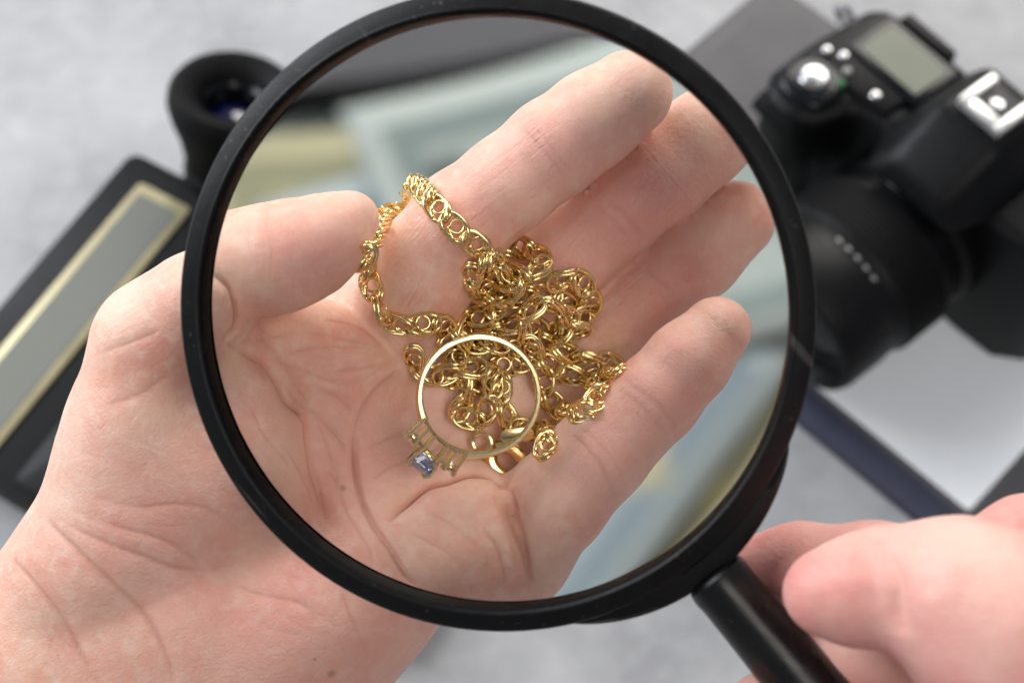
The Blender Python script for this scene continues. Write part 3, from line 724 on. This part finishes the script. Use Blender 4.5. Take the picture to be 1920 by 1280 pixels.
def cupped_hand_sdf(P):
    h = CUPPED
    core = chain_sdf(P, h['meta_index'], 6)
    for n in ('meta_middle', 'meta_ring', 'meta_pinky'):
        core = smin(core, chain_sdf(P, h[n], 6), 9)
    arm = smin(chain_sdf(P, h['wrist_a'], 8), chain_sdf(P, h['wrist_b'], 8), 16)
    core = smin(core, arm, 14)
    thumb_base = smin(chain_sdf(P, h['thumb_meta'], 10), chain_sdf(P, h['thumb_prox'], 6), 4)
    thumb = smin(thumb_base, chain_sdf(P, h['thumb_dist'], 6), 1.2)
    thenar = smin(chain_sdf(P, h['thenar'], 10), thumb_base, 7)
    body = smin(smin(core, thenar, 3.0), chain_sdf(P, h['hypothenar'], 10), 9)
    pads = smin(body, chain_sdf(P, h['web'], 5), 2.0)
    pads = smin(pads, chain_sdf(P, h['midpad'], 6), 5)
    pads = smin(pads, chain_sdf(P, h['distpad'], 5), 2.5)
    parts = [pads, thumb]
    for n in ('index', 'middle', 'ring', 'pinky'):
        parts.append(smin(core, chain_sdf(P, h[n], 1.5), 4))
    # hard unions: neighbours press together with a sharp fold between them
    tot = parts[0]
    for d in parts[1:]:
        tot = smin(tot, d, 0.7)
    return tot

def build_hand(sdf, lo, hi, step, levels, post=None):
    v, q = surface_nets(sdf, lo, hi, step)
    v = project(sdf, v, 2)
    for i in range(levels):
        v, q = subdivide(v, q)
        v = project(sdf, v, 1, 0.4)
    # relax the few ragged vertices at the bottom of tight folds
    e = np.concatenate([q[:, [0, 1]], q[:, [1, 2]], q[:, [2, 3]], q[:, [3, 0]]])
    cnt = np.bincount(e[:, 0], minlength=len(v)).astype(np.float32)[:, None]
    def nb(x): return np.stack([np.bincount(e[:, 0], x[e[:, 1], c], len(v)) for c in range(3)], 1).astype(np.float32) / cnt
    w = None
    for i in range(8):
        if i % 4 == 0:
            n = mesh_normals(v, q); a = nb(n)
            bad = (np.linalg.norm(a, axis=1) < 0.965).astype(np.float32)
            w = np.clip(nb(np.repeat(bad[:, None], 3, 1))[:, :1] * 1.5 + bad[:, None], 0, 1)
        v = v + (nb(v) - v) * w * 0.6
    return v, q

# ------------------------------------------------------------------ the open hand
def seg_dist(P, pts):
    best = np.full(len(P), 1e9, np.float32); tt = np.zeros(len(P), np.float32)
    n = len(pts) - 1
    for i in range(n):
        a, b = pts[i], pts[i + 1]; ab = b - a
        t = np.clip(((P - a) @ ab) / (ab @ ab + 1e-9), 0, 1)
        d = np.linalg.norm(P - a - t[:, None] * ab, axis=1)
        m = d < best; best[m] = d[m]; tt[m] = (i + t[m]) / n
    return best, tt
def smooth_line(pts, k=4):
    P = np.asarray(pts, np.float32)
    if len(P) < 3: return P
    out = []
    for i in range(len(P) - 1):
        p0, p1, p2, p3 = P[max(i-1, 0)], P[i], P[i+1], P[min(i+2, len(P)-1)]
        for j in range(k):
            t = j / k
            out.append(0.5 * ((2*p1) + (-p0+p2)*t + (2*p0-5*p1+4*p2-p3)*t*t + (-p0+3*p1-3*p2+p3)*t**3))
    out.append(P[-1]); return np.array(out, np.float32)
def carve(V, Nn, lines):
    depth = np.zeros(len(V), np.float32); col = np.zeros(len(V), np.float32)
    cand = np.nonzero(Nn[:, 2] > -0.1)[0]; W = V[cand]
    for w, d, pts in lines:
        L = np.asarray(pts, np.float32); R = 4.5 * w
        a, b = L.min(0) - R, L.max(0) + R
        ii = cand[(W[:, 0] > a[0]) & (W[:, 0] < b[0]) & (W[:, 1] > a[1]) & (W[:, 1] < b[1])]
        if not len(ii): continue
        dist, t = seg_dist(V[ii], L)
        tap = np.clip(np.minimum(t, 1 - t) * 5, 0, 1) ** 0.7 * 0.92 + 0.08
        g = np.exp(-(dist / (0.45 * w)) ** 2) * 0.55 + np.exp(-(dist / (1.9 * w)) ** 2) * 0.45
        lip = 0.05 * np.exp(-((dist - 2.3 * w) / (1.0 * w)) ** 2)
        depth[ii] = np.maximum(depth[ii], g * tap * d) - lip * tap * d * (depth[ii] < 0.05)
        col[ii] = np.maximum(col[ii], np.exp(-(dist / (0.6 * w)) ** 2) * tap * min(1, 1.1 * d ** 0.6))
    return depth, col

def open_hand():
    V, Q = build_hand(cupped_hand_sdf, (-140, -88, -45), (60, 48, 32), 1.2, 2)
    # drop what lies far outside the picture (the forearm goes on beyond its edge)
    Nn = mesh_normals(V, Q)
    rng = np.random.default_rng(5)
    lines = [(w, d, smooth_line(p)) for w, d, p in CREASES if len(p) > 1]
    # many faint furrows crossing on the ball of the thumb and the palm
    palm = np.nonzero((Nn[:, 2] > 0.45) & (V[:, 0] < 5) & (V[:, 1] < 16))[0]
    seeds = rng.choice(palm, 360, replace=False)
    P = V[seeds].copy(); nrm = Nn[seeds].copy()
    ang = np.where(rng.random(len(P)) < 0.55, np.radians(-38), np.radians(48)) + rng.normal(0, 0.35, len(P))
    tracks = [P.copy()]
    for s in range(7):
        d = np.stack([np.cos(ang), np.sin(ang), np.zeros_like(ang)], 1)
        P = P + (d * 1.5).astype(np.float32)
        P = project(cupped_hand_sdf, P, 2, 1.5); tracks.append(P.copy())
        ang += rng.normal(0, 0.12, len(P))
    T = np.stack(tracks, 1)
    for i in range(len(T)):
        n = rng.integers(4, 9)
        lines.append((float(rng.uniform(0.22, 0.36)), float(rng.uniform(0.02, 0.07)), T[i, :n]))
    dep, col = carve(V, Nn, lines)
    front = np.clip(Nn[:, 2] * 3 + 0.6, 0, 1)
    V = V - Nn * (dep * front)[:, None]
    blush = np.zeros(len(V), np.float32)
    for x, y, z, r, a in BLUSH:
        d = np.linalg.norm(V - np.array((x, y, z), np.float32), axis=1)
        blush += a * np.exp(-(d / r) ** 2)
    mole = np.zeros(len(V), np.float32)
    for x, y, z, r in MOLES:
        d = np.linalg.norm(V - np.array((x, y, z), np.float32), axis=1)
        mole = np.maximum(mole, 0.42 * np.clip(1.5 - d / r, 0, 1))
    fing = np.zeros((len(V), 3), np.float32); best = np.full(len(V), 1e9, np.float32)
    s0 = 0.0
    for name in ('index', 'middle', 'ring', 'pinky', 'thumb_dist'):
        s0 += 200; s = s0
        pts = CUPPED[name]
        for p, q in zip(pts[:-1], pts[1:]):
            a = np.array(p[:3], np.float32); b = np.array(q[:3], np.float32); ab = b - a; L = np.linalg.norm(ab)
            t = ((V - a) @ ab) / (L * L); tc = np.clip(t, 0, 1)
            dv = V - a - tc[:, None] * ab; d = np.linalg.norm(dv, axis=1) - (p[3] + (q[3] - p[3]) * tc)
            side = np.cross(ab / L, (0, 0, 1)).astype(np.float32)
            m = (d < best) & (d < 1.2); best[m] = d[m]
            fing[m, 0] = s + tc[m] * L; fing[m, 1] = (dv @ side)[m]; fing[m, 2] = np.clip((t[m] if p is pts[0] else 1.0), 0.1, 1) * (1.0 if pts.index(q) < len(pts) - 2 else 0.35 if q is not pts[-1] else 0.12)
            s += L
    me = np_mesh('open_hand', V * MM, Q)
    at_ = me.attributes.new('skin', 'FLOAT_COLOR', 'POINT')
    at_.data.foreach_set('color', np.stack([np.clip(col, 0, 1), np.clip(blush, 0, 1), mole, np.ones(len(V))], 1).astype(np.float32).ravel())
    at2 = me.attributes.new('fing', 'FLOAT_VECTOR', 'POINT'); at2.data.foreach_set('vector', fing.ravel())
    o = link_mesh('open_hand', me, M['skin'], smooth=False); o.matrix_world = HAND_FRAME
    tag(o, 'open cupped palm with fingers together, holding the gold jewellery', 'hand')
    return o
hand = open_hand()
# thumb nail: a curved plate with a free edge
def nail(parent, c, ax, nrm, length, width, thick=0.5, mat=None):
    ax = np.array(ax, float); ax /= np.linalg.norm(ax); nrm = np.array(nrm, float); nrm -= ax * (ax @ nrm); nrm /= np.linalg.norm(nrm)
    sd = np.cross(ax, nrm); c = np.array(c, float); V = []; F = []
    nu, nv = 9, 9
    for lay in (0, 1):
        for i in range(nu):
            for j in range(nv):
                u = i / (nu - 1) - 0.5; v = j / (nv - 1) - 0.5
                taper = 1 - 0.45 * max(0, u - 0.2) ** 1.5 * 4
                p = c + ax * u * length + sd * v * width * taper - nrm * ((v * 2) ** 2 * width * 0.22 + max(0, u) ** 2 * length * 0.25) - nrm * lay * thick
                V.append(tuple(p))
    n = nu * nv
    for i in range(nu - 1):
        for j in range(nv - 1):
            a = i * nv + j; F.append((a, a + nv, a + nv + 1, a + 1)); F.append((n + a, n + a + 1, n + a + nv + 1, n + a + nv))
    ring = [j for j in range(nv)] + [i * nv + nv - 1 for i in range(1, nu)] + [(nu - 1) * nv + j for j in range(nv - 2, -1, -1)] + [i * nv for i in range(nu - 2, 0, -1)]
    for k in range(len(ring)):
        a, b = ring[k], ring[(k + 1) % len(ring)]; F.append((a, b, n + b, n + a))
    return part('fingernail', (V, F), mat or M['nail'], parent)
td = CUPPED['thumb_dist']
tp = np.array(td[-1][:3]); tb = np.array(td[-3][:3])
tax = tp - tb; tax /= np.linalg.norm(tax)
nail(hand, tp - tax * 2.6 + np.array((0.6, td[-1][3] + 1.35, -1.2)), (1.0, -0.06, 0.0), (0.05, 1.0, 0.3), 7.5, 7.0, 0.4)

# ------------------------------------------------------------------ the hand that grips the handle
def grip_sdf(P):
    g = GRIP
    thumb = smin(chain_sdf(P, g['tip'], 4), chain_sdf(P, g['base'], 6), 2.2)
    tot = smin(thumb, chain_sdf(P, g['palm'], 8), 5)
    for n in ('index', 'middle', 'ring', 'knuckle'):
        tot = np.minimum(tot, chain_sdf(P, g[n], 4))
    return tot
def gripping_hand():
    A = np.array([p for c in GRIP.values() for p in c])
    lo = (A[:, :3] - A[:, 3:]).min(0) - 3; hi = (A[:, :3] + A[:, 3:]).max(0) + 3
    V, Q = build_hand(grip_sdf, lo, hi, 1.5, 1)
    Nn = mesh_normals(V, Q)
    dep, _ = carve(V, Nn, [(w, d, smooth_line(p)) for w, d, p in GRIP_CREASES])
    V = V - Nn * dep[:, None]
    me = np_mesh('gripping_hand', V * MM, Q)
    o = link_mesh('gripping_hand', me, M['skin2'], smooth=False); o.matrix_world = HAND_FRAME
    return tag(o, 'blurred hand gripping the black magnifier handle', 'hand')
grip = gripping_hand()

# ------------------------------------------------------------------ necklace: twin-wire oval links, each with a small ring soldered in
def link_shape(variant):
    parts = []
    LL, WW, wr = 2.95, 1.97, 0.335            # half length, half width, wire radius in mm
    for s in (-1, 1):
        P = []
        for k in range(28):
            a = 2 * math.pi * k / 28
            ca, sa = math.cos(a), math.sin(a)
            x = (LL - wr) * math.copysign(abs(ca) ** 0.86, ca); y = (WW - wr) * math.copysign(abs(sa) ** 0.86, sa)
            tw = math.radians(30 + 8 * variant) * x / LL
            z = s * 0.36
            P.append((x, y * math.cos(tw) - z * math.sin(tw), y * math.sin(tw) + z * math.cos(tw)))
        parts.append(tube(P, wr, 7, closed=True))
    # the small ring and its flared bridge
    c = 0.15 - 0.3 * variant; rr = 1.08
    P = [(c + rr * math.cos(2 * math.pi * k / 20), 0.30 + rr * math.sin(2 * math.pi * k / 20), 0.12) for k in range(20)]
    parts.append(tube(P, 0.24, 6, closed=True))
    parts.append(tube([(c - 0.9, -0.55, 0.25), (c - 0.2, -1.05, 0.2), (c + 0.6, -1.35, 0.1), (c + 1.3, -1.62, 0.0)], [0.42, 0.30, 0.32, 0.45], 6))
    me = finish(mesh('chain_link', join(parts), MM), merge=1e-7)
    me.materials.append(M['gold']); me.polygons.foreach_set('use_smooth', [True] * len(me.polygons))
    return me
def spline(pts, step):
    P = smooth_line(pts, 12).astype(float)
    d = np.r_[0, np.cumsum(np.linalg.norm(np.diff(P, axis=0), axis=1))]
    n = max(2, int(round(d[-1] / step)))
    s = np.linspace(0, d[-1], n + 1)
    return np.stack([np.interp(s, d, P[:, i]) for i in range(3)], 1)
chain = empty('gold_necklace', HAND_FRAME @ Matrix.Translation(Vector((2, 0, -4)) * MM), 'tangled gold chain with double-wire links heaped in the palm', 'necklace')
link_meshes = [link_shape(0), link_shape(1)]
rng = np.random.default_rng(11)
NL = 0
for si, st in enumerate(STRANDS):
    P = spline(st, 4.45)
    for i in range(len(P) - 1):
        mid = (P[i] + P[i + 1]) / 2; t = P[i + 1] - P[i]; t /= np.linalg.norm(t)
        free = si < 2 and i < 8
        up = np.array((0.12, 0.05, 1.0)) if not free else LINK_UP[si]
        up = up - t * (up @ t); up /= np.linalg.norm(up)
        roll = rng.normal(0, 0.12) if free else (0.55 if i % 2 else -0.55) + rng.normal(0.0, 0.35)
        sd = np.cross(up, t)
        u2 = up * math.cos(roll) + sd * math.sin(roll); s2 = np.cross(u2, t)
        mt = Matrix(((t[0], s2[0], u2[0], mid[0] * MM), (t[1], s2[1], u2[1], mid[1] * MM), (t[2], s2[2], u2[2], mid[2] * MM), (0, 0, 0, 1)))
        o = bpy.data.objects.new('chain_link', link_meshes[int(rng.random() < 0.4) if not free else 0]); C.objects.link(o)
        o.parent = chain; o.matrix_local = Matrix.Translation(Vector((-2, 0, 4)) * MM) @ mt
        NL += 1
# lobster clasp at the end of the necklace
def clasp():
    P = []; R = []
    n = 26
    for k in range(n):
        a = math.radians(-160 + 320 * k / (n - 1))
        P.append((3.0 * math.cos(a) + 0.6, 1.75 * math.sin(a) * (1 - 0.22 * math.cos(a)), 0)); R.append(0.55 + 0.45 * (0.5 - 0.5 * math.cos(a)) )
    body = part('clasp', tube(P, R, 10), M['gold'], chain)
    body.matrix_local = Matrix.Translation((CLASP - Vector((2, 0, -4))) * MM) @ Matrix.Rotation(math.radians(-38), 4, 'Z') @ Matrix.Rotation(math.radians(10), 4, 'X') @ Matrix.Scale(1.25, 4)
    part('clasp_lever', tube([(-2.4, 1.3, 0), (-0.6, 1.5, 0.1), (1.4, 1.1, 0.1)], [0.6, 0.5, 0.3], 8), M['gold'], body)
    part('clasp_eye', tube([(-4.1 + 1.2 * math.cos(2 * math.pi * k / 20), 1.2 * math.sin(2 * math.pi * k / 20), 0.3) for k in range(20)], 0.35, 8, closed=True), M['gold'], body)
    # oblong end tag
    part('end_tag', prism(rrect(5.4, 2.3, 1.1), -0.25, 0.25), M['gold'], chain, bevel=0.00012,
         matrix=Matrix.Translation((CLASP + Vector((1.5, 4.4, 1.6)) - Vector((2, 0, -4))) * MM) @ Matrix.Rotation(math.radians(8), 4, 'Z') @ Matrix.Rotation(math.radians(16), 4, 'X'))
clasp()

# ------------------------------------------------------------------ ring with a blue stone
RC = RING_C; RR = 9.45
ring_m = HAND_FRAME @ Matrix.Translation(RC * MM) @ Matrix.Rotation(math.radians(9), 4, 'Y') @ Matrix.Rotation(math.radians(10), 4, 'X')
ring = empty('gold_ring', ring_m, 'slim gold ring with a round blue stone, standing on the chain', 'ring')
A0 = math.radians(231)
def pol(r, deg, z=0.0):
    a = A0 + math.radians(deg); return (r * math.cos(a), r * math.sin(a), z)
# band: flattened half-round section, widening at the shoulders
P = []; nb = 90; V = []; F = []
sec = [(-0.50, 0.0), (-0.45, 0.60), (-0.2, 0.78), (0.25, 0.74), (0.52, 0.40), (0.60, 0.0), (0.52, -0.40), (0.25, -0.74), (-0.2, -0.78), (-0.45, -0.60)]
for i in range(nb):
    dg = 26 + (360 - 52) * i / (nb - 1)
    sh = max(0, 1 - min(dg - 26, 334 - dg) / 60)
    kz = 0.82 + 0.5 * sh ** 1.5; kr = 0.85 + 0.55 * sh ** 2
    for dr, z in sec: V.append(pol(RR + dr * kr, dg, z * kz))
ns = len(sec)
for i in range(nb - 1):
    for k in range(ns):
        l = (k + 1) % ns; F.append((i * ns + k, i * ns + l, (i + 1) * ns + l, (i + 1) * ns + k))
F.append(tuple(range(ns))[::-1]); F.append(tuple((nb - 1) * ns + k for k in range(ns)))
part('band', (V, F), M['gold2'], ring)
# openwork gallery: parallel upright wires between an inner arc rail and an outer rail, then the claws
dv = Vector((math.cos(A0), math.sin(A0), 0)); tv = Vector((-math.sin(A0), math.cos(A0), 0))
def gp(r, t_, z): v = dv * r + tv * t_; return (v.x, v.y, z)
def inner(t_): return math.sqrt((RR - 0.1) ** 2 - t_ * t_)
for z in (-1.05, 1.05):
    part('gallery_rail', tube([gp(inner(t_), t_, z) for t_ in np.linspace(-4.5, 4.5, 18)], 0.30, 8), M['gold2'], ring)
    part('gallery_rail', tube([gp(12.0 - 0.035 * t_ * t_, t_, z * 0.95) for t_ in np.linspace(-4.7, 4.7, 18)], 0.27, 8), M['gold2'], ring)
    for t0, t1, r1 in ((-4.4, -5.0, 12.9), (-2.9, -3.2, 12.9), (2.9, 3.2, 12.7), (4.4, 5.0, 12.5)):
        part('prong', tube([gp(inner(t0), t0, z), gp(11.0, (t0 + t1) / 2, z), gp(r1, t1, z * 0.9)], [0.32, 0.28, 0.40], 8), M['gold2'], ring)
    for s_ in (-1, 1):
        part('claw', tube([gp(inner(1.2), s_ * 1.3, z), gp(11.6, s_ * 1.45, z * 1.1), gp(13.6, s_ * 1.95, z * 1.35), gp(15.1, s_ * 1.9, z * 1.3), gp(15.7, s_ * 1.45, z * 1.0)], [0.32, 0.30, 0.36, 0.42, 0.36], 8), M['gold2'], ring)
def basis(deg):
    a = A0 + math.radians(deg); d = Vector((math.cos(a), math.sin(a), 0)); t = Vector((-math.sin(a), math.cos(a), 0)); z = Vector((0, 0, 1))
    return d, t, z
def gem(name, r, deg, mat, rad, seg=16):
    d, t, z = basis(deg)
    mt = Matrix((t.to_4d(), z.to_4d(), d.to_4d(), (0, 0, 0, 1))).transposed(); mt[3] = (0, 0, 0, 1)
    for i in range(3): mt[i][3] = (d * r * MM)[i]
    V = []; F = []
    rings = [(0.55, 0.34, 0), (0.85, 0.2, .5), (1.0, 0.03, 0), (1.0, -0.03, 0), (0.62, -0.42, .5)]
    for rr_, zz, ph in rings:
        for k in range(seg):
            a = 2 * math.pi * (k + ph) / seg; V.append((rad * rr_ * math.cos(a), rad * rr_ * math.sin(a), rad * zz * 1.25))
    V.append((0, 0, -rad * 1.1)); V.append((0, 0, rad * 0.425))
    for i in range(len(rings) - 1):
        for k in range(seg):
            l = (k + 1) % seg; a, b, c, e = i*seg+k, i*seg+l, (i+1)*seg+l, (i+1)*seg+k
            F += [(a, e, b), (b, e, c)]
    for k in range(seg):
        l = (k + 1) % seg; F.append((4*seg+k, len(V)-2, 4*seg+l)); F.append((k, l, len(V)-1))
    me = finish(mesh(name, (V, F), MM)); o = link_mesh(name, me, mat, ring, smooth=False); o.matrix_local = mt
    return o, mt
gem('blue_stone', 14.3, 0, M['sapphire'], 2.55)
for dg, r in ((-18.2, 12.7), (18.2, 12.5)):
    o, mt = gem('clear_stone', r, dg, M['diamond'], 1.15, 12)
    part('side_collet', tube([(1.25 * math.cos(2*math.pi*k/20), 1.25 * math.sin(2*math.pi*k/20), -0.35) for k in range(20)], 0.2, 6, closed=True), M['gold2'], ring, matrix=mt)
d, t, z = basis(0)
mt = Matrix((t.to_4d(), z.to_4d(), d.to_4d(), (0, 0, 0, 1))).transposed(); mt[3] = (0, 0, 0, 1)
for i in range(3): mt[i][3] = (d * 12.4 * MM)[i]
part('centre_collet', tube([(1.45 * math.cos(2*math.pi*k/24), 1.45 * math.sin(2*math.pi*k/24), 0) for k in range(24)], 0.22, 6, closed=True), M['gold2'], ring, matrix=mt)

# ------------------------------------------------------------------ magnifying glass
LENS_C = Vector((-3.3, 4.0, 38.0)); LENS_N = Vector((-0.16, -0.11, 1.0)).normalized()
# local frame: z = lens axis towards the viewer, x = along the handle
hd = Vector((0.655, -0.755, 0.0)); hd = (hd - LENS_N * hd.dot(LENS_N)).normalized()
yy = LENS_N.cross(hd)
lm = Matrix((hd.to_4d(), yy.to_4d(), LENS_N.to_4d(), (0, 0, 0, 1))).transposed(); lm[3] = (0, 0, 0, 1)
for i in range(3): lm[i][3] = LENS_C[i] * MM
mag = empty('magnifying_glass', HAND_FRAME @ lm, 'round magnifying glass with black rim and handle held over the palm', 'magnifier')
R0, RAP, EDGE = 250.0, 45.6, 1.6
sag = R0 - math.sqrt(R0 * R0 - RAP * RAP)
pr = [(max(RAP * i / 40, 1e-4), EDGE / 2 + sag - (R0 - math.sqrt(R0 * R0 - (RAP * i / 40) ** 2))) for i in range(41)]
part('lens', lathe(pr + [(r, -z) for r, z in reversed(pr)], 160), M['lens'], mag, ang=60)
# rim: moulded ring with a stepped front lip and a bevelled inner wall
rp = [(45.6, 1.0), (45.9, 3.6), (46.2, 4.2), (46.6, 4.35), (47.0, 4.1), (48.7, 3.9), (49.15, 3.4), (49.3, 1.5), (49.3, -2.6), (48.9, -3.4), (48.0, -3.7), (46.6, -3.7), (45.9, -3.2), (45.6, -1.0), (45.9, -0.9), (45.9, 0.9)]
part('rim', lathe([(r * 1.008 if r > 47 else r, z) for r, z in rp], 192, closed=True), M['rim'], mag, ang=50)
# crescent collar that carries the handle
V = []; F = []; n = 40
sec = [(-0.2, 2.6), (0.55, 2.9), (0.95, 2.0), (1.0, 0.0), (0.95, -2.2), (0.55, -3.2), (-0.2, -2.9)]
for i in range(n + 1):
    a = math.radians(-27 + 54 * i / n); w = 3.6 * math.cos(math.radians(-90 + 180 * i / n)) ** 0.75 + 0.15
    for dr, z in sec: V.append(((49.45 + dr * w) * math.cos(a), (49.45 + dr * w) * math.sin(a), z * (0.72 + 0.28 * min(1, w / 3))))
ns = len(sec)
for i in range(n):
    for k in range(ns - 1): F.append((i * ns + k, i * ns + k + 1, (i + 1) * ns + k + 1, (i + 1) * ns + k))
    F.append((i * ns + ns - 1, i * ns, (i + 1) * ns, (i + 1) * ns + ns - 1))
F.append(tuple(range(ns))[::-1]); F.append(tuple(n * ns + k for k in range(ns)))
part('collar', (V, F), M['rim'], mag, ang=50)
hp = [(r * 0.93, z) for r, z in [(0.01, 0), (4.6, 0), (5.3, 0.6), (5.5, 2.0), (5.35, 4), (5.5, 10), (6.2, 30), (7.2, 60), (7.8, 90), (7.4, 112), (5.5, 120), (0.01, 122)]]
hm = Matrix.Translation(Vector((52.8, 0, -0.4)) * MM) @ Matrix.Rotation(math.radians(90 - 4), 4, 'Y')
part('handle', lathe(hp, 40), M['handle'], mag, matrix=hm)
